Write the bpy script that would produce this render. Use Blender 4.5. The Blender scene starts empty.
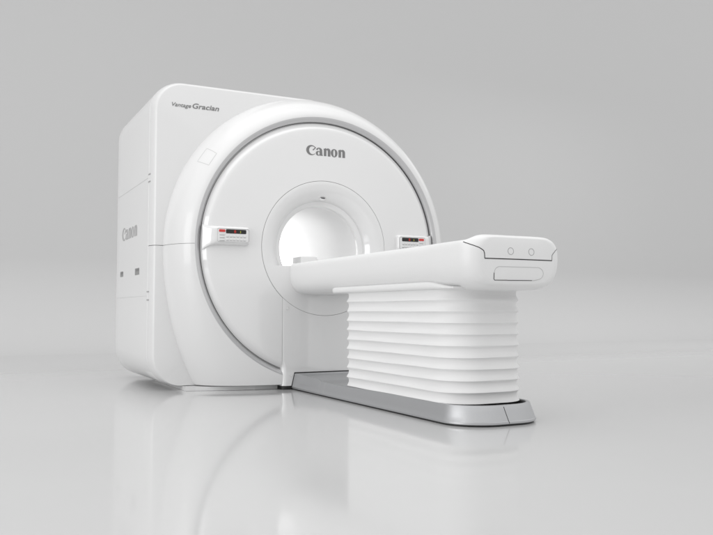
import bpy, bmesh, math
from math import sin, cos, pi, sqrt, radians
from mathutils import Vector, Matrix
from mathutils.bvhtree import BVHTree

SC = bpy.context.scene
C = SC.collection

# ---------------------------------------------------------------- camera
CAM = Vector((-2.4193, -5.3073, 0.5572)); YAW, PITCH, LENS = 0.4696, 0.0541, 40.17
cd = bpy.data.cameras.new('camera'); cam = bpy.data.objects.new('camera', cd); C.objects.link(cam)
fw = Vector((sin(YAW)*cos(PITCH), cos(YAW)*cos(PITCH), sin(PITCH)))
rt = Vector((cos(YAW), -sin(YAW), 0)); up = rt.cross(fw)
M = Matrix((rt, up, -fw)).transposed().to_4x4(); M.translation = CAM
cam.matrix_world = M
cd.lens = LENS; cd.sensor_width = 36; cd.clip_start = .05; cd.clip_end = 200
SC.camera = cam

# ---------------------------------------------------------------- world and lamps
w = bpy.data.worlds.new('World'); SC.world = w; w.use_nodes = True
bg = w.node_tree.nodes['Background']; bg.inputs[0].default_value = (1, 1, 1, 1); bg.inputs[1].default_value = 1
# studio ceiling: brighter overhead, dimmer towards the sides
_nt = w.node_tree; _tc = _nt.nodes.new('ShaderNodeTexCoord'); _sx = _nt.nodes.new('ShaderNodeSeparateXYZ'); _mr = _nt.nodes.new('ShaderNodeMapRange')
_nt.links.new(_tc.outputs['Generated'], _sx.inputs[0]); _nt.links.new(_sx.outputs['Z'], _mr.inputs['Value'])
for k, v in (('From Min', 0), ('From Max', 1), ('To Min', .74), ('To Max', 1.22)): _mr.inputs[k].default_value = v
_nt.links.new(_mr.outputs['Result'], bg.inputs[1])
SC.view_settings.view_transform = 'Standard'; SC.view_settings.look = 'None'
SC.view_settings.exposure = 0; SC.view_settings.gamma = 1

def area(name, loc, target, sx, sy, power, shape='RECTANGLE', spread=180):
    d = bpy.data.lights.new(name, 'AREA'); d.shape = shape; d.size = sx; d.size_y = sy; d.energy = power
    d.spread = radians(spread)
    o = bpy.data.objects.new(name, d); C.objects.link(o); o.location = loc
    o.rotation_euler = (Vector(target)-Vector(loc)).to_track_quat('-Z', 'Y').to_euler()
    return o
area('overhead_softbox', (-.6, -1.2, 5.2), (-.2, -.4, 0), 5, 4, 40)
area('floor_fill', (7.0, 3.2, 4.5), (7.0, 3.6, 0), 4, 2.5, 24)  # fill added to brighten the far floor on the right
area('key_softbox', (-4.6, -2.6, 4.4), (-.3, 0, 1.0), 2.6, 2.6, 4)
area('side_softbox', (-7.2, -2.2, 2.0), (-.6, -.4, .8), 4.5, 3.4, 112)
area('bore_fill', (-.285, .62, 1.06), (.3, .62, 1.0), .12, .9, 1.7)  # unseen fill added to lift the bore interior

# ---------------------------------------------------------------- materials
def mat(name, col, rough=.4, metal=0, coat=0, coat_rough=.05, coat_ior=1.5, spec=.5, bump=0, bscale=300, emit=None, mottled=0, aniso=0):
    m = bpy.data.materials.new(name); m.use_nodes = True; nt = m.node_tree; b = nt.nodes['Principled BSDF']
    c = (col, col, col) if isinstance(col, (int, float)) else col
    b.inputs['Base Color'].default_value = (*c, 1)
    b.inputs['Roughness'].default_value = rough; b.inputs['Metallic'].default_value = metal
    b.inputs['Coat Weight'].default_value = coat; b.inputs['Coat Roughness'].default_value = coat_rough
    b.inputs['Coat IOR'].default_value = coat_ior
    b.inputs['Specular IOR Level'].default_value = spec
    tc = nt.nodes.new('ShaderNodeTexCoord')
    n = nt.nodes.new('ShaderNodeTexNoise'); n.inputs['Scale'].default_value = bscale; n.inputs['Detail'].default_value = 4
    nt.links.new(tc.outputs['Object'], n.inputs['Vector'])
    if bump:
        bp = nt.nodes.new('ShaderNodeBump'); bp.inputs['Strength'].default_value = bump; bp.inputs['Distance'].default_value = .001
        nt.links.new(n.outputs['Fac'], bp.inputs['Height']); nt.links.new(bp.outputs['Normal'], b.inputs['Normal'])
    if mottled:
        mr = nt.nodes.new('ShaderNodeMapRange'); mr.inputs['To Min'].default_value = rough-mottled; mr.inputs['To Max'].default_value = rough+mottled
        nt.links.new(n.outputs['Fac'], mr.inputs['Value']); nt.links.new(mr.outputs['Result'], b.inputs['Roughness'])
    if emit:
        b.inputs['Emission Color'].default_value = (*emit[0], 1); b.inputs['Emission Strength'].default_value = emit[1]
    return m
PL = mat('white_plastic', .80, .34, coat=.5, coat_rough=.08, bump=.03, bscale=700)
PLR = mat('ring_plastic', .765, .34, coat=.5, coat_rough=.08, bump=.03, bscale=700)
PLB = mat('bezel_plastic', .74, .34, coat=.5, coat_rough=.08, bump=.03, bscale=700)
PLD = mat('white_front_cover', .80, .30, coat=1, coat_rough=.06, coat_ior=2.0)
PLC = mat('couch_plastic', .80, .42, coat=.15, coat_rough=.2, bump=.04, bscale=700)
BORE = mat('bore_liner', .82, .4)
FAB = mat('bellows_cloth', .80, .65, bump=.15, bscale=900)
MET = mat('satin_metal', (.50, .505, .515), .45, metal=.9, mottled=.03, bscale=60)
TRIM = mat('trim_metal', (.62, .62, .625), .38, metal=.85)
GAP = mat('cover_shadow_gap', .10, .6)
DRK = mat('dark_gap', .03, .6)
SEAM_SHADE = mat('key_shade', .34, .6)  # shade painted under the keys; also the grey of the button rings
SEAM = mat('seam_gap', .22, .6)
SEAML = mat('pale_seam_gap', .52, .6)
RUB = mat('rubber_shadow_black', .012, .5)  # rubber and seams, also the painted shadow line under the base
INK = mat('grey_ink', .20, .5)
INKP = mat('pale_grey_ink', .40, .5)
RED = mat('red_key', (.62, .05, .045), .4)
DISP = mat('display_glass', .012, .15)
LEDR = mat('red_digits', (.3, .01, .01), .4, emit=((.8, .05, .03), .4))
LEDY = mat('yellow_digits', (.3, .3, .02), .4, emit=((.6, .62, .08), .35))
KEY = mat('key_plastic', .74, .45)
PLG = mat('plinth_plastic', .70, .3)
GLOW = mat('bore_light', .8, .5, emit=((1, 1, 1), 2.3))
VENT = mat('vent_recess', .30, .6)
def floor_mat():
    m = mat('studio_sweep', .605, .09, bscale=.6, spec=.85); nt = m.node_tree; b = nt.nodes['Principled BSDF']
    tc = nt.nodes['Texture Coordinate']; sp = nt.nodes.new('ShaderNodeSeparateXYZ'); mr = nt.nodes.new('ShaderNodeMapRange')
    nt.links.new(tc.outputs['Object'], sp.inputs[0]); nt.links.new(sp.outputs['Y'], mr.inputs['Value'])
    # the sweep is polished in front and matt towards the wall
    for k, v in (('From Min', 1.5), ('From Max', 5.2), ('To Min', .095), ('To Max', .8)): mr.inputs[k].default_value = v
    nt.links.new(mr.outputs['Result'], b.inputs['Roughness'])
    return m
FLOOR = floor_mat()
WALL = FLOOR

# ---------------------------------------------------------------- helpers
def empty(name, loc, label, cat):
    o = bpy.data.objects.new(name, None); C.objects.link(o); o.location = loc; o.empty_display_size = .2
    o['label'] = label; o['category'] = cat
    return o
def link(name, verts, faces, m, parent=None, smooth=True, angle=35, recalc=True):
    me = bpy.data.meshes.new(name); me.from_pydata([tuple(v) for v in verts], [], faces)
    if recalc:
        bm = bmesh.new(); bm.from_mesh(me)
        bmesh.ops.remove_doubles(bm, verts=bm.verts, dist=1e-6)
        bmesh.ops.recalc_face_normals(bm, faces=bm.faces); bm.to_mesh(me); bm.free()
    me.materials.append(m)
    if smooth:
        me.polygons.foreach_set('use_smooth', [True]*len(me.polygons)); me.set_sharp_from_angle(angle=radians(angle))
    o = bpy.data.objects.new(name, me); C.objects.link(o)
    if parent:
        o.parent = parent
        g = Vector((0, 0, 0)); p = parent
        while p: g += p.location; p = p.parent
        me.transform(Matrix.Translation(-g))
    return o
def loft(loops, closed=True, cap0=False, cap1=False):
    n = len(loops[0]); V = [v for l in loops for v in l]; F = []
    for i in range(len(loops)-1):
        for j in range(n if closed else n-1):
            a = i*n+j; b = i*n+(j+1) % n
            F.append((a, b, b+n, a+n))
    if cap0: F.append(tuple(range(n)))
    if cap1: F.append(tuple(range((len(loops)-1)*n, len(loops)*n)))
    return V, F
def merge(*parts):
    V, F = [], []
    for v, f in parts:
        k = len(V); V += list(v); F += [tuple(i+k for i in q) for q in f]
    return V, F
def box(x0, x1, y0, y1, z0, z1, bev=0, seg=3):
    bm = bmesh.new(); bmesh.ops.create_cube(bm, size=1)
    for v in bm.verts: v.co = Vector(((x0+x1)/2+v.co.x*(x1-x0), (y0+y1)/2+v.co.y*(y1-y0), (z0+z1)/2+v.co.z*(z1-z0)))
    if bev: bmesh.ops.bevel(bm, geom=bm.edges[:], offset=bev, segments=seg, affect='EDGES', profile=.5)
    bm.verts.index_update()
    V = [v.co.copy() for v in bm.verts]; F = [tuple(v.index for v in f.verts) for f in bm.faces]; bm.free()
    return V, F
def prism(pts, y0, y1, axis='y'):
    """outline of (a, b) pairs given a thickness along one axis"""
    mk = {'y': lambda a, b, t: Vector((a, t, b)), 'z': lambda a, b, t: Vector((a, b, t)), 'x': lambda a, b, t: Vector((t, a, b))}[axis]
    return loft([[mk(a, b, y0) for a, b in pts], [mk(a, b, y1) for a, b in pts]], True, True, True)
def rrect(cx, cz, hw, hh, r, k=10):
    P = []
    for (sx, sz, a0) in ((1, 1, 0), (-1, 1, 90), (-1, -1, 180), (1, -1, 270)):
        for i in range(k+1):
            a = radians(a0+90*i/k); P.append((cx+sx*(hw-r)+r*cos(a), cz+sz*(hh-r)+r*sin(a)))
    return P
def tube(cx, cy, cz, prof, n=32, axis='y'):
    return loft([[Vector((cx+r*cos(2*pi*i/n), cy+y, cz+r*sin(2*pi*i/n))) for i in range(n)] for r, y in prof])
def bvh_of(o):
    d = Vector((0, 0, 0)); p = o.parent
    while p: d += p.location; p = p.parent
    me = o.data
    return BVHTree.FromPolygons([v.co+d for v in me.vertices], [tuple(p.vertices) for p in me.polygons])
def dens(pts, step=.01, closed=False):
    P = [Vector(p) for p in pts]; out = []
    if closed: P.append(P[0])
    for a, b in zip(P[:-1], P[1:]):
        k = max(1, int((b-a).length/step))
        for i in range(k): out.append(a.lerp(b, i/k))
    if not closed: out.append(P[-1])
    return out
def ribbon(pts, width, nrm, lift=.0007, closed=False, tree=None, step=.01):
    """thin raised strip following a line; nrm = outward normal, or taken from tree"""
    P = dens(pts, step, closed); N = []
    nrm = Vector(nrm).normalized()
    if tree:
        Q = []
        for p in P:
            co, no, _, _ = tree.find_nearest(p)
            if no.dot(nrm) < 0: no = -no
            Q.append(co); N.append(no)
        P = Q
    else: N = [nrm]*len(P)
    V, F = [], []; n = len(P)
    for i, p in enumerate(P):
        a = P[i-1] if (i or closed) else P[0]; b = P[(i+1) % n] if (i < n-1 or closed) else P[-1]
        t = (b-a).normalized(); s = N[i].cross(t).normalized()*width/2
        for v in (p+s-N[i]*.002, p+s+N[i]*lift, p-s+N[i]*lift, p-s-N[i]*.002): V.append(v)
    for i in range(n if closed else n-1):
        j = (i+1) % n
        for k in range(4): F.append((i*4+k, i*4+(k+1) % 4, j*4+(k+1) % 4, j*4+k))
    if not closed: F += [(0, 1, 2, 3), tuple((n-1)*4+k for k in range(4))]
    return V, F
def smooth01(t):
    t = min(1, max(0, t)); return t*t*(3-2*t)
def catmull(P, k=6):
    P = [Vector(p) for p in P]; out = []
    for i in range(len(P)-1):
        p0 = P[i-1] if i else P[0]*2-P[1]; p1 = P[i]; p2 = P[i+1]; p3 = P[i+2] if i+2 < len(P) else P[-1]*2-P[-2]
        for j in range(k):
            t = j/k
            out.append(.5*((2*p1)+(-p0+p2)*t+(2*p0-5*p1+4*p2-p3)*t*t+(-p0+3*p1-3*p2+p3)*t**3))
    out.append(P[-1]); return out

# ---------------------------------------------------------------- lettering
def crescent(co, ro, ci, ri, a0, a1, k=28):
    O = [(co[0]+ro[0]*cos(radians(a0+(a1-a0)*i/k)), co[1]+ro[1]*sin(radians(a0+(a1-a0)*i/k))) for i in range(k+1)]
    I = [(ci[0]+ri[0]*cos(radians(a0+(a1-a0)*i/k)), ci[1]+ri[1]*sin(radians(a0+(a1-a0)*i/k))) for i in range(k+1)]
    return ('s', O, I)
def poly(*p): return ('p', list(p), None)
X_ = 1.09
def up(parts):
    o = []
    for k, O, I in parts: o.append((k, [(x, z*X_) for x, z in O], I and [(x, z*X_) for x, z in I]))
    return o
G = {
 'C': (.86, [crescent((.46, .47), (.46, .50), (.56, .47), (.31, .40), 38, 315), poly((.74, .70), (.84, .82), (.86, .72), (.64, .46), (.57, .54), (.68, .64))]),
 'a': (.70, [crescent((.22, .20), (.22, .215), (.27, .20), (.08, .15), 0, 360), poly((.36, 0), (.64, 0), (.64, .06), (.60, .10), (.58, .50), (.36, .50)),
             crescent((.30, .46), (.28, .26), (.27, .45), (.09, .19), 5, 165)]),
 'n': (.68, [poly((.04, 0), (.27, 0), (.27, .66), (.22, .74), (0, .64), (.04, .58)), poly((.40, 0), (.64, 0), (.64, .50), (.40, .50)),
             crescent((.42, .47), (.22, .26), (.33, .45), (.07, .13), -5, 150)]),
 'o': (.68, [crescent((.31, .35), (.31, .38), (.31, .35), (.085, .31), 0, 360)]),
}
for ch in 'ano': G[ch] = (G[ch][0], up(G[ch][1]))
def logo(x0, z0, width, height, y, m, parent, name='logo', place=None):
    total = sum(G[c][0] for c in 'Canon'); sx = width/(total-.06); sz = height/1.0
    mp = place or (lambda a, b, t: Vector((a, y-t, b)))
    parts = []; cur = 0; k = 0
    for ch in 'Canon':
        for kind, O, I in G[ch][1]:
            k += 1; t1 = .0010+.0003*(k % 3); f = lambda p, t: mp(x0+(cur+p[0])*sx, z0+p[1]*sz, t)
            if kind == 'p': parts.append(loft([[f(p, -.001) for p in O], [f(p, t1) for p in O]], True, True, True))
            else:
                parts.append(loft([[f(p, -.001) for p in O], [f(p, t1) for p in O], [f(p, t1) for p in I], [f(p, -.001) for p in I]], False))
        cur += G[ch][0]
    V, F = merge(*parts)
    return link(name, V, F, m, parent, smooth=False)
def text(s, x0, z0, width, height, y, m, parent, name='lettering', shear=.2, bold=0):
    cu = bpy.data.curves.new('t', 'FONT'); cu.body = s; cu.size = 1; cu.shear = shear; cu.offset = bold; cu.extrude = .01
    ob = bpy.data.objects.new('t', cu); C.objects.link(ob)
    bpy.context.view_layer.update()
    me = bpy.data.meshes.new_from_object(ob.evaluated_get(bpy.context.evaluated_depsgraph_get()))
    bpy.data.objects.remove(ob)
    xs = [v.co.x for v in me.vertices]; a, b = min(xs), max(xs)
    V = [Vector((x0+(v.co.x-a)/(b-a)*width, y-.0008-(.0012 if v.co.z > 0 else 0), z0+v.co.y*height)) for v in me.vertices]
    F = [tuple(p.vertices) for p in me.polygons]
    return link(name, V, F, m, parent, smooth=False, recalc=False)

# ================================================================ setting
V, F = loft([[Vector((-16, y, 0)), Vector((16, y, 0))] for y in (-14, 0, 5.2)], False)
fl = link('floor', V, F, FLOOR, smooth=False); fl['kind'] = 'structure'
pr = [(5.2, 0)]+[(5.2+1.3*sin(radians(a)), 1.3-1.3*cos(radians(a))) for a in range(1, 91)]+[(6.5, 12)]
V, F = loft([[Vector((-16, y, z)), Vector((16, y, z))] for y, z in pr], False)
bk = link('backdrop_wall', V, F, WALL); bk['kind'] = 'structure'

# ================================================================ scanner
ZC = 1.012
S = empty('mri_scanner', (0, .6, 0), 'large white MRI scanner with round bore and grey trim ring standing on the glossy floor', 'MRI scanner')
W2, Z0, Z1, RC = 1.20, .028, 2.198, .22
ZM, HH = (Z0+Z1)/2, (Z1-Z0)/2
def shape(inset, cache={}):
    """front view of the housing: square wing on the left, round on the right"""
    k = round(inset, 5)
    if k in cache: return cache[k]
    P = [(-W2+RC+RC*cos(radians(a)), Z1-RC+RC*sin(radians(a))) for a in range(90, 181, 3)]
    P += [(-W2, Z1-RC-(Z1-Z0-2*RC)*i/30) for i in range(1, 30)]
    P += [(-W2+RC+RC*cos(radians(a)), Z0+RC+RC*sin(radians(a))) for a in range(180, 271, 3)]
    dz = (ZC-Z0)/1.55; aend = math.asin(-dz); xe = 1.06*cos(aend)
    P += [(-W2+RC+(xe+W2-RC)*i/30, Z0) for i in range(1, 30)]
    P += [(1.06*cos(aend*(1-i/40)), ZC+1.55*sin(aend*(1-i/40))) for i in range(41)]
    P += [(1.06*cos(pi/2*i/60)**1.1, ZC+(Z1-ZC)*sin(pi/2*i/60)**1.1) for i in range(1, 61)]
    P += [((-W2+RC)*i/20, Z1) for i in range(1, 20)]
    n = len(P); out = []
    for i in range(n):
        tx = P[(i+1) % n][0]-P[i-1][0]; tz = P[(i+1) % n][1]-P[i-1][1]; l = sqrt(tx*tx+tz*tz)
        k2 = inset*(1-.85*max(0, tx/l)**2)
        out.append((P[i][0]-tz/l*k2, P[i][1]+tx/l*k2))
    cache[k] = out
    return out
def outline(inset, y):
    return [Vector((a, y, b)) for a, b in shape(inset)]
def polar_outline(inset, N=360):
    P = shape(inset); out = []
    n = len(P)
    for i in range(N):
        th = -pi+2*pi*i/N; best = 1
        dx, dz = cos(th), sin(th)
        for j in range(n):
            ax, az = P[j][0], P[j][1]-ZC; bx, bz = P[(j+1) % n][0], P[(j+1) % n][1]-ZC
            den = dx*(bz-az)-dz*(bx-ax)
            if abs(den) < 1e-12: continue
            t = (ax*(bz-az)-az*(bx-ax))/den; u = (ax*dz-az*dx)/den
            if t > 0 and -1e-6 <= u <= 1+1e-6: best = t; break
        out.append(best)
    return out
# rear housing: sides, top and back, with the bore running through
loops = [outline(.02, .345), outline(.003, .343), outline(0, .346)] + [outline(0, y) for y in (.6, 1.0, 1.40)] + \
        [outline(.10*(1-cos(radians(a))), 1.52+.10*sin(radians(a))) for a in range(0, 91, 10)]
V1, F1 = loft(loops)
N = 360
po = polar_outline(.10, N)
V2, F2 = loft([[Vector((r*cos(-pi+2*pi*i/N), 1.62, ZC+r*sin(-pi+2*pi*i/N))) for i, r in enumerate(po)],
               [Vector((.33*cos(-pi+2*pi*i/N), 1.62, ZC+.33*sin(-pi+2*pi*i/N))) for i in range(N)]])
V, F = merge((V1, F1), (V2, F2)); link('housing', V, F, PL, S)
# front bezel in two halves meeting at a hair gap level with the bore
fr = .05
for nm, sgn in (('upper_bezel', 1), ('lower_bezel', -1)):
    th0, th1 = .0016, pi-.0016; K = 220
    ths = [sgn*(th0+(th1-th0)*i/K) for i in range(K+1)]
    prof = [(.003, .341), (.0004, .338), (.001, .330), (.004, .312), (.010, .288), (.017, .269), (.023, .258), (.029, .252), (.036, .250)]
    def ray(th, inset, cache={}):
        key = round(inset, 5)
        if key not in cache: cache[key] = polar_outline(inset, 1440)
        f = (th+pi)/(2*pi)*1440; i = int(f) % 1440; t = f-int(f)
        return cache[key][i]*(1-t)+cache[key][(i+1) % 1440]*t
    loops = []
    for ins, y in prof:
        loops.append([Vector((ray(th, ins)*cos(th), y, ZC+ray(th, ins)*sin(th))) for th in ths])
    loops.append([Vector((.9*cos(th), .25, ZC+.9*sin(th))) for th in ths])
    V, F = loft(loops, False); bz = link(nm, V, F, PLB, S)
V, F = loft([outline(.008, .30), outline(.008, .35)]); link('bezel_backing', V, F, SEAM, S)

# raised ring whose lower half runs straight down to the floor
RO, RI, YF = 1.116, .966, -.030
def rho_un(th):
    b = 1.154 if sin(th) >= 0 else 1.60
    a = RO if cos(th) < 0 else RO+.020*cos(th)**2
    return 1/sqrt((cos(th)/a)**2+(sin(th)/b)**2)
def ringpt(th, u):
    ru = rho_un(th); r = RI+(ru-RI)*u
    y = YF+(.25-YF)*(1-(1-u**1.7)**(1/1.5))
    return r, y
def ring_loops(ths, ring_u):
    L = []
    for u in ring_u:
        l = []
        for th in ths:
            ru = rho_un(th); rc = ru
            if sin(th) < 0: rc = min(ru, (ZC-.036)/-sin(th))
            um = max(.002, (rc-RI)/(ru-RI)); r, y = ringpt(th, min(1, u*um))
            l.append(Vector((r*cos(th), y, ZC+r*sin(th))))
        L.append(l)
    L.append([Vector((p.x, .262, p.z)) for p in L[-1]])
    return L
us = [sin(pi/2*i/26) for i in range(27)]
for nm, sgn in (('upper_ring', 1), ('lower_ring', -1)):
    th0, th1 = .0012, pi-.0012; K = 300
    ths = [sgn*(th0+(th1-th0)*i/K) for i in range(K+1)]
    loops = [[Vector((RI*cos(th), YF+.006, ZC+RI*sin(th))) for th in ths]]+ring_loops(ths, us)
    V, F = loft(loops, False); rg = link(nm, V, F, PLR, S)
    if sgn > 0: ring_tree = bvh_of(rg)
for sx in (-1, 1):
    L = [Vector((sx*(RI+(RO-RI)*u), ringpt(0, u)[1]+.008, ZC)) for u in us[:-4]]
    V, F = loft([[p+Vector((0, 0, .004)) for p in L], [p-Vector((0, 0, .004)) for p in L]], False)
    link('ring_gap', V, F, SEAM, S)

def polar(prof, N=256, y=0):
    return loft([[Vector((r*cos(2*pi*i/N), yy, ZC+r*sin(2*pi*i/N))) for i in range(N)] for r, yy in prof])
# grey metal trim, dark gap, front cover, funnel and tube
V, F = polar([(RI+.001, YF+.001)]+[(RI-.001-.0375*sin(radians(a)), YF+.001+.046*(1-cos(radians(a)))) for a in range(0, 91, 9)]+[(.9275, .0108), (.9215, .0108)]); link('trim_ring', V, F, TRIM, S)
V, F = polar([(.9222, .0018), (.9228, .003), (.9228, .0105)]); link('trim_gap', V, F, GAP, S)
prof = [(.922, .014), (.9225, .004), (.9215, .0010), (.919, -.0012), (.916, -.0036), (.905, -.0135), (.894, -.0234), (.889, -.0275), (.885, -.0300), (.880, -.0320), (.873, -.0337), (.862, -.0348), (.80, -.0356), (.65, -.0370), (.4945, -.0385), (.4935, -.0375), (.4935, -.01)]
V, F = polar(prof, 320); disc = link('front_cover', V, F, PLD, S)
V, F = polar([(.496, -.034), (.487, -.034)]); link('cover_gap', V, F, SEAM, S)
fp = catmull([(.4905, -.0375, 0), (.486, -.0385, 0), (.462, -.037, 0), (.425, -.026, 0), (.392, -.004, 0), (.366, .024, 0), (.354, .043, 0), (.3525, .052, 0)], 6)+[Vector(p) for p in ((.3515, .0545, 0), (.349, .056, 0), (.336, .061, 0), (.322, .0665, 0), (.3185, .069, 0), (.316, .074, 0), (.3155, .10, 0))]
V, F = polar([(.4905, -.01)]+[(p.x, p.y) for p in fp], 320); fun = link('bore_funnel', V, F, PLD, S)
fun_tree = bvh_of(fun)
V, F = polar([(.3155, .10), (.315, .104), (.315, .5), (.315, 1.0), (.315, 1.51), (.33, 1.62)], 200); link('bore_tube', V, F, BORE, S)
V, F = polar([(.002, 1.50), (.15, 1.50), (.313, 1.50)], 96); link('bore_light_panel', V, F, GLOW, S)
# small sensor window at the top of the funnel
V, F = tube(0, 0, 0, [(.001, -.004), (.017, -.004), (.019, -.001), (.019, .01)])
R = Matrix.Rotation(radians(-48), 4, 'X')
V = [R @ Vector((v.x, v.y, v.z*.55))+Vector((.0, .012, ZC+.372)) for v in V]
link('sensor_window', V, F, DISP, S)
V, F = tube(0, 0, 0, [(.019, -.001), (.021, -.005), (.024, -.004), (.026, .01)])
V = [R @ Vector((v.x, v.y, v.z*.6))+Vector((.0, .012, ZC+.372)) for v in V]
link('sensor_rim', V, F, PL, S)
# flat docking panel filling the funnel's lower part
pts = []
R_ = .489; zt = .877; a0 = math.asin((zt-ZC)/R_)
arc = [(R_*cos(a), ZC+R_*sin(a)) for a in [a0+(-pi-2*a0)*i/60 for i in range(61)]]
V, F = prism(arc, -.0392, .35); link('funnel_sill', V, F, PLD, S, angle=30)
# docking column under the bore, down to the floor
hw, yb = .333, -.0392
def colplan(z):
    fr = .008+.026*smooth01((.235-z)/.09)      # the corner opens into a rounded foot near the floor
    c = [(-hw, .20), (-hw, yb+fr)]+[(-hw+fr*(1-cos(radians(a))), yb+fr-fr*sin(radians(a))) for a in range(10, 91, 10)]
    c += [(-hw+fr+(2*hw-2*fr)*i/40, yb) for i in range(1, 40)]
    return c+[(-x, y) for x, y in reversed(c[:11])]
cols = colplan(0)
def ztop(x): return ZC-sqrt(max(0, .4925**2-x*x))
zs = [.026, .03, .08, .13]+[.14+.01*i for i in range(11)]+[.30, .40, .50]
V, F = loft([[Vector((x, y, z)) for x, y in colplan(z)] for z in zs]+[[Vector((x, y, .5+(ztop(x)-.5)*t)) for x, y in colplan(1)] for t in (.5, 1)]+[[Vector((x, max(y, 0), ztop(x))) for x, y in colplan(1)]], False)
dk = link('docking_column', V, F, PLD, S, angle=40)
V, F = loft([[Vector((x*1.004, y-.001, z)) for x, y in cols] for z in (0.001, .026)], False, True, True); link('rubber_foot', V, F, RUB, dk)
for x, z, r in ((-.297, .575, .013), (.297, .575, .013), (-.267, .101, .009), (.267, .101, .009)):
    V, F = tube(x, yb, z, [(.0005, -.0015), (r*.72, -.0015), (r*.74, .001), (r*.9, .001), (r*.92, -.002), (r, -.002), (r*1.02, .002)], 24)
    link('screw_cap', V, F, PL, dk)
for sx in (-1, 1):
    V, F = ribbon([(sx*.3345, -.0385, .16), (sx*.3345, -.0385, .648)], .0026, (0, -1, 0), lift=.0012); link('column_seam', V, F, SEAML, dk)
# plinth
pp = [(-.965, .175), (-.90, .165), (-.70, .10), (-.5, .05), (.5, .05), (.70, .10), (.90, .18), (.965, .20), (.965, 1.10), (-.965, 1.10)]
V, F = prism(pp, .001, .029, 'z'); link('plinth', V, F, PLG, S, smooth=False)

# square access patch on the ring
pc = [(-.861, .10, 1.702), (-.816, 0, 1.650), (-.870, 0, 1.560), (-.929, .10, 1.603)]
V, F = ribbon(pc, .003, (0, -1, 0), closed=True, tree=ring_tree); link('access_patch', V, F, SEAML, S)

# lettering
logo(-.154, 1.690, .311, .074, -.0368, INK, S)
text('Vantage', -1.066, 2.006, .138, .040, .25, INK, S, shear=.28, bold=.006)
text('Gracian', -.918, 2.006, .196, .052, .25, INK, S, shear=.22, bold=.014)
sd = lambda a, b, t: Vector((-W2-t, a, b))
logo(-1.30, 1.118, .575, .105, 0, INKP, S, place=lambda a, b, t: Vector((-W2-t, -a, b)))
# hatches and catches on the side
for y0, y1, z0, z1 in ((1.24, 1.36, .83, .872), (.625, .775, .822, .872)):
    f = link('vent', *prism(rrect((y0+y1)/2, (z0+z1)/2, (y1-y0)/2, (z1-z0)/2, .008, 4), -W2-.0015, -W2+.01, 'x'), VENT, S)
    yy = (y0+y1)/2; link('vent_slot', *box(-W2-.003, -W2, y0+.012, y1-.035, z1-.022, z1-.006), INK, f)
for z in (.690, .632, 1.520, 1.467):
    link('catch', *box(-W2-.002, -W2+.005, .31, .36, z-.004, z+.004), INKP, S)
V, F = ribbon([(-W2, .36, 1.497), (-W2, 1.5, 1.497)], .003, (-1, 0, 0)); link('side_seam', V, F, SEAML, S)
V, F = ribbon([(-W2, .36, .66), (-W2, 1.5, .66)], .002, (-1, 0, 0)); link('side_seam', V, F, SEAML, S)

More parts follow.
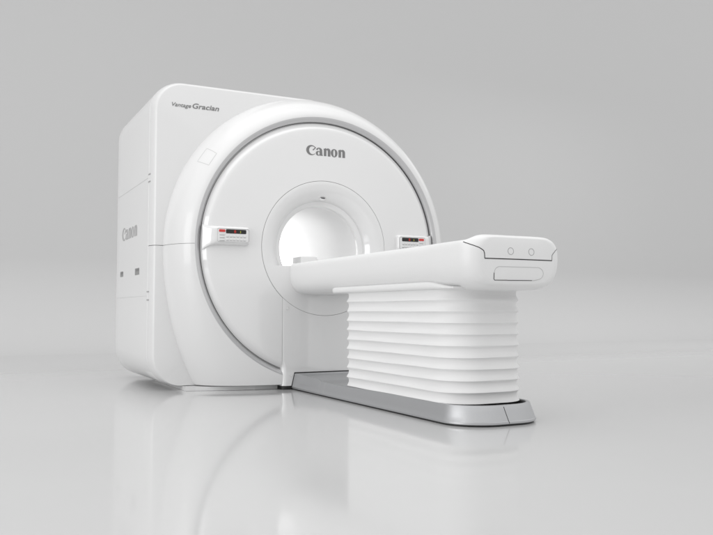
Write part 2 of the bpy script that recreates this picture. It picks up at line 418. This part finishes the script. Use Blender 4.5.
# control panels, mirrored left and right
def control(sx, label):
    fx = lambda x: x*sx
    U, Vn = 70, 36; x0, x1 = -.914, -.588
    ups, lows = 1.137, 1.006
    V, F = [], []
    for i in range(U+1):
        u = .5-.5*cos(pi*i/U); x = x0+(x1-x0)*u
        fl_ = max(0, (-.815-x)/.10); lo = lows-.040*fl_**2.4; hi = ups+.010*max(0, (-.86-x)/.06)**2
        rc_ = .022; q_ = max(0, x-(x1-rc_)); cut_ = rc_-sqrt(max(0, rc_*rc_-q_*q_)); lo += cut_; hi -= cut_
        rise = smooth01((x-x0+.03)/.11)
        eu = (1-max(0, (u-.86)/.14)**4)**.25 if u > .86 else 1
        for j in range(Vn+1):
            v = .5-.5*cos(pi*j/Vn); z = lo+(hi-lo)*v
            w_ = abs(2*v-1); ev = (1-w_**6)**(1/2.6) if w_ < 1 else 0
            r2 = sqrt(x*x+(z-ZC)**2); q = 1
            h = .048*rise*min(eu, 1)*ev
            V.append(Vector((fx(x), -.0335-h+max(0, r2-.87)*.35, z)))
    n = Vn+1
    for i in range(U):
        for j in range(Vn): F.append((i*n+j, i*n+j+1, (i+1)*n+j+1, (i+1)*n+j))
    c = link('control_panel', V, F, PLD, S, angle=50); c['label'] = label
    yf = -.0815
    pc = rrect(fx(-.713), 1.072, .113, .046, .012, 6)
    rp = [Vector((a, yf, b)) for a, b in pc]
    link('keypad_outline', *ribbon(rp, .0022, (0, -1, 0), closed=True, lift=.0009), SEAML, c)
    link('display', *prism(rrect(fx(-.694), 1.098, .072, .0140, .006, 4), yf-.0025, yf+.003), DISP, c)
    dx = -.706
    def seg8(cx, cz, w_, h_, t, off=()):
        bars = {'a': (cx-w_, cx+w_, cz+h_-t, cz+h_), 'd': (cx-w_, cx+w_, cz-h_, cz-h_+t), 'g': (cx-w_+t, cx+w_-t, cz-t/2, cz+t/2),
                'l': (cx-w_, cx-w_+t, cz-h_+t, cz+h_-t), 'r': (cx+w_-t, cx+w_, cz-h_+t, cz+h_-t)}
        return merge(*[box(a, b, yf-.0033-.0002*(k == 'g'), yf-.002, d, e) for k, (a, b, d, e) in bars.items() if k not in off])
    mx = fx(-.694)-.006
    link('digit', *seg8(mx-.002, 1.098, .0062, .0088, .0026), LEDR, c)
    link('digit', *seg8(fx(-.694)+.030, 1.096, .0032, .0065, .0022, ('l',)), LEDY, c)
    rk = link('red_key', *prism(rrect(fx(-.793), 1.101, .0215, .0085, .004, 4), yf-.004, yf+.002), RED, c)
    ks = [(-.793, .019, z) for z in (1.079, 1.059, 1.040)]+[(-.755+.0245*i, .0095, z) for i in range(6) for z in (1.066, 1.043)]
    for x, h, z in ks:
        link('key', *box(fx(x)-h, fx(x)+h, yf-.003, yf+.002, z-.0065, z+.0065, .0015, 2), KEY, c)
    for x, h, z in ks: link('key_shade', *box(fx(x)-h*.9, fx(x)+h*.9, yf-.0012, yf+.002, z-.0090, z-.0068), SEAM_SHADE, c)  # grey strips paint the shade along each key's lower edge
    return c
control(1, 'control panel left of the bore, fully in view')
control(-1, 'control panel right of the bore, cut off by the couch')

# ================================================================ patient couch
T = empty('patient_couch', (0, -1.2, 0), 'long white patient table on pleated bellows and grey metal base, docked to the scanner', 'patient table')
A = [(0, .872), (.12, .872), (.185, .877), (.222, .888), (.244, .893), (.262, .888), (.273, .874), (.278, .85), (.278, .80), (.270, .755), (.252, .718), (.218, .690), (.16, .674), (0, .670)]
B = [(0, .924), (.15, .924), (.205, .921), (.236, .912), (.258, .900), (.273, .884), (.282, .866), (.286, .842), (.286, .795), (.279, .750), (.260, .708), (.225, .679), (.16, .660), (0, .655)]
def section(y):
    tb = smooth01((-1.75-y)/.31); tt = smooth01((-2.172-y)/.045)
    P = []
    for i, (a, b) in enumerate(zip(A, B)):
        tx = tb; tz = tt if i < 7 else tb
        P.append((a[0]+(b[0]-a[0])*tx, a[1]+(b[1]-a[1])*tz, 0))
    H = catmull(P, 7)
    H = [(p.x, p.y) for p in H]
    return H+[(-x, z) for x, z in reversed(H[1:-1])]
def couch_loop(y, sx=1, zt=0, zb=0):
    out = []
    for x, z in section(y):
        k = (z-.655)/.269; z2 = z-zt*smooth01(k)+zb*(1-smooth01(k)) if (zt or zb) else z
        out.append(Vector((x*sx, y, z2)))
    return out
ys = [-.030]
L = [[Vector((p.x*.96, -.028, .78+(p.z-.78)*.93)) for p in couch_loop(-.034)], [Vector((p.x*.985, -.031, .78+(p.z-.78)*.975)) for p in couch_loop(-.034)]]
L += [couch_loop(y) for y in [-.040, -.06]+[-.1-.1*i for i in range(17)]]+[couch_loop(-1.8-.0125*i) for i in range(1, 29)]
y0, y1 = -2.16, -2.262
for i in range(1, 19):
    t = sin(pi/2*i/18); y = y0+(y1-y0)*t; d = 1-sqrt(max(0, 1-t*t))
    L.append(couch_loop(y, 1-.27*d, .022*d, .034*d))
e = L[-1]
for k, yy in ((.9, -2.2645), (.7, -2.267), (.4, -2.2685), (.1, -2.269)):
    L.append([Vector((p.x*k, yy, .79+(p.z-.79)*k)) for p in e])
V, F = loft(L, True, True, True); body = link('couch_body', V, F, PLC, T, angle=60)
ct = bvh_of(body)
# seam of the end cap, cut round the corners
cap = [(-.282, -2.195, .889), (-.275, -2.21, .880), (-.255, -2.228, .866), (-.225, -2.24, .852), (-.206, -2.262, .838), (-.202, -2.265, .826), (-.201, -2.265, .802),
       (.202, -2.265, .802), (.203, -2.262, .828), (.222, -2.245, .850), (.262, -2.215, .868), (.290, -2.185, .886), (.300, -2.150, .893)]
def cut(pts, w_, m, name, par, tree=ct, closed=False, lift=.0008):
    V, F = ribbon(pts, w_, (0, -1, 0), closed=closed, tree=tree, lift=lift, step=.006); return link(name, V, F, m, par)
cut(cap[:7], .0038, RUB, 'cap_seam', body); cut(cap[6:8], .0046, RUB, 'cap_seam', body); cut(cap[7:], .0035, SEAM, 'cap_seam', body)
# pull-out handle flap outline and two round buttons
hp = [(-.150, .704), (-.150, .725)]+[(-.118-.030*cos(radians(a)), .738+.027*sin(radians(a))) for a in range(10, 91, 16)]+[(.10, .7655)]+[(.105+.040*cos(radians(a)), .736+.030*sin(radians(a))) for a in range(80, -81, -16)]+[(.09, .702), (-.144, .700)]
hp3 = [(x, -2.27, z) for x, z in hp]
cut(hp3, .0026, SEAML, 'flap_outline', body, closed=True)
cut([(-.150, -2.27, .735), (-.150, -2.27, .705), (-.144, -2.27, .6995), (.075, -2.27, .7015)], .003, DRK, 'flap_gap', body, lift=.0012)
for x in (-.053, .071):
    cc = [(x+.0165*cos(2*pi*i/28), -2.27, .840+.0165*sin(2*pi*i/28)) for i in range(28)]
    cut(cc, .0020, SEAM_SHADE, 'button_ring', body, closed=True)
    V, F = tube(x, -2.2635, .840, [(.0005, -.0028), (.012, -.0026), (.0145, -.001), (.015, .004)], 28); link('round_button', V, F, PLC, T)
# side rail strip under the couch
pr = []
def rail_loop(y, f=1, dz=0):
    P = [(0, .706), (.22, .706), (.250, .7045), (.2585, .700), (.2625, .692), (.2625, .676), (.258, .669), (.245, .665), (0, .664)]
    P = [(x*f, .664+(z-.664)*(1-dz)) for x, z in P]
    P = P+[(-x, z) for x, z in reversed(P[1:-1])]
    return [Vector((x, y, z)) for x, z in P]
L = [rail_loop(-.69+.0, .90, .3), rail_loop(-.695, .955, .12), rail_loop(-.71, .985, .03), rail_loop(-.74, 1)]+[rail_loop(-.8-.1*i) for i in range(11)]
L += [rail_loop(-1.82-.03*i, 1, smooth01((i)/9)*.75) for i in range(1, 10)]
V, F = loft(L, True, True, True); link('under_tray', V, F, PLC, T, angle=50)
# bellows
def plan(hw_, ya, yb_, ra, rb, k=14):
    P = []
    for cx, cy, r, a0 in ((hw_-ra, ya-ra, ra, 0), (-hw_+ra, ya-ra, ra, 90), (-hw_+rb, yb_+rb, rb, 180), (hw_-rb, yb_+rb, rb, 270)):
        for i in range(k+1):
            a = radians(a0+90*i/k); P.append(Vector((cx+r*cos(a), cy+r*sin(a), 0)))
    out = []
    n = len(P)
    for i in range(n):
        a, b = P[i], P[(i+1) % n]; s = max(1, int((b-a).length/.03))
        for j in range(s): out.append(a.lerp(b, j/s))
    return out
base_plan = plan(.232, -.855, -2.050, .05, .165)
nn = len(base_plan)
nrm = []
for i in range(nn):
    t = (base_plan[(i+1) % nn]-base_plan[i-1]).normalized(); nrm.append(Vector((t.y, -t.x, 0)))
NP = 10; zb, ztp = .094, .668; L = []; per = [0]
for i in range(1, nn): per.append(per[-1]+(base_plan[i]-base_plan[i-1]).length)
PT = 14
for k in range(NP*PT+1):
    t = (k % PT)/PT; pl = k//PT
    z = zb+(ztp-zb)*k/(NP*PT)
    w_ = abs(2*t**1.45-1); o = .0130*(w_**2.4)
    if k in (0, NP*PT): o = .003
    z += 0
    lp = []
    for i in range(nn):
        s = per[i]*2*pi/per[-1]
        wob = .0008*sin(3*s+pl*1.9)*w_+.0005*sin(7*s+pl*3.1)*w_
        oo = o*(1+.12*sin(5*s+pl*2.3))
        p = base_plan[i]+nrm[i]*oo; lp.append(Vector((p.x, p.y, z+(wob if 0 < k < NP*PT else 0))))
    L.append(lp)
V, F = loft(L); bel = link('bellows', V, F, FAB, T, angle=50)
# metal base
def zrim(y):
    z = .090+.009*smooth01((-.8-y)/.5)
    z += .013*smooth01((y+.51)/.055)+.010*max(0, (y+.45)/.4)
    return z
def bl(ins, zf):
    return [Vector((p.x, p.y, zf(p.y))) for p in plan(.265-ins, -.046, -2.185+ins*1.6, .006, .20-ins*.6, 16)]
def same(ins, zf):
    P = plan(.265, -.046, -2.185, .006, .205, 16); n = len(P); out = []; far = max(0, ins-.0235)
    for i, p in enumerate(P):
        sx = (.265-ins)/.265; y = p.y-far*smooth01((p.y+.2)/.1) if p.y > -.30 else p.y+ins*1.35*smooth01((-1.9-p.y)/.285)
        out.append(Vector((p.x*sx, y, zf(y))))
    return out
L = [same(.012, lambda y: .008), same(.003, lambda y: .0085), same(0, lambda y: .012), same(.0005, lambda y: .0205), same(.003, lambda y: .0235)]
L += [same(.003+.019*t, lambda y, t=t: .0235+(zrim(y)-.005-.0235)*t) for t in (.33, .66, 1)]
L += [same(.0235, lambda y: zrim(y)-.0015), same(.0265, lambda y: zrim(y)), same(.034, lambda y: zrim(y)), same(.037, lambda y: zrim(y)-.002), same(.039, lambda y: zrim(y)-.016), same(.039, lambda y: .03)]
V, F = loft(L, True, True, True); bs = link('metal_base', V, F, MET, T, angle=28)
V, F = loft([[Vector((x, y, zrim(y)-.013)) for x in (-.227, .227)] for y in [-.060-.05*i for i in range(36)]], False); link('base_deck', V, F, MET, bs)
V, F = loft([same(.009, lambda y: .0005), same(.009, lambda y: .0085)], True, True, True); link('base_shadow_gap', V, F, RUB, bs)  # black layer paints the shadow gap between base and floor
V, F = prism([(-.269, .001), (-.241, .120), (.241, .120), (.269, .001)], -.0455, -.0396); link('base_gasket', V, F, RUB, bs)
bt = bvh_of(bs)
def side_seam(x, y, m, w_=.003):
    pts = [(x, y, z) for z in (.014, .03, .05, .07, .086)]
    V, F = ribbon(pts, w_, (-.5, -1, .2), tree=bt, step=.006); link('base_line', V, F, m, bs)
P0, P1 = Vector((-.006, -2.19, .013)), Vector((-.020, -2.15, .094))
V, F = ribbon([P0.lerp(P1, i/6) for i in range(7)], .003, (0, -1, .1), tree=bt, step=.006); link('base_line', V, F, DRK, bs)  # dark joint seam at the near end
def pale_line(y, m=SEAML):
    V, F = ribbon([(-.265, y, .014), (-.262, y, .024), (-.243, y, .085)], .002, (-1, 0, .2), tree=bt, step=.006); link('base_line', V, F, m, bs)  # pale upright line on the side of the base
pale_line(-.50); pale_line(-.575)
# tabletop running on into the bore
V, F = box(-.20, .20, -.06, 1.2, .80, .868, .01); link('bore_tabletop', V, F, PLC, T)
# head support resting on it
H = empty('head_support', (-.1, .1, .872), 'small white block-shaped head support lying on the couch inside the bore', 'head support')
link('block', *box(-.165, -.035, .03, .19, .869, .952, .006), PLC, H, angle=40)
link('pad', *box(-.034, .055, .03, .19, .869, .935, .006), PLC, H, angle=40)
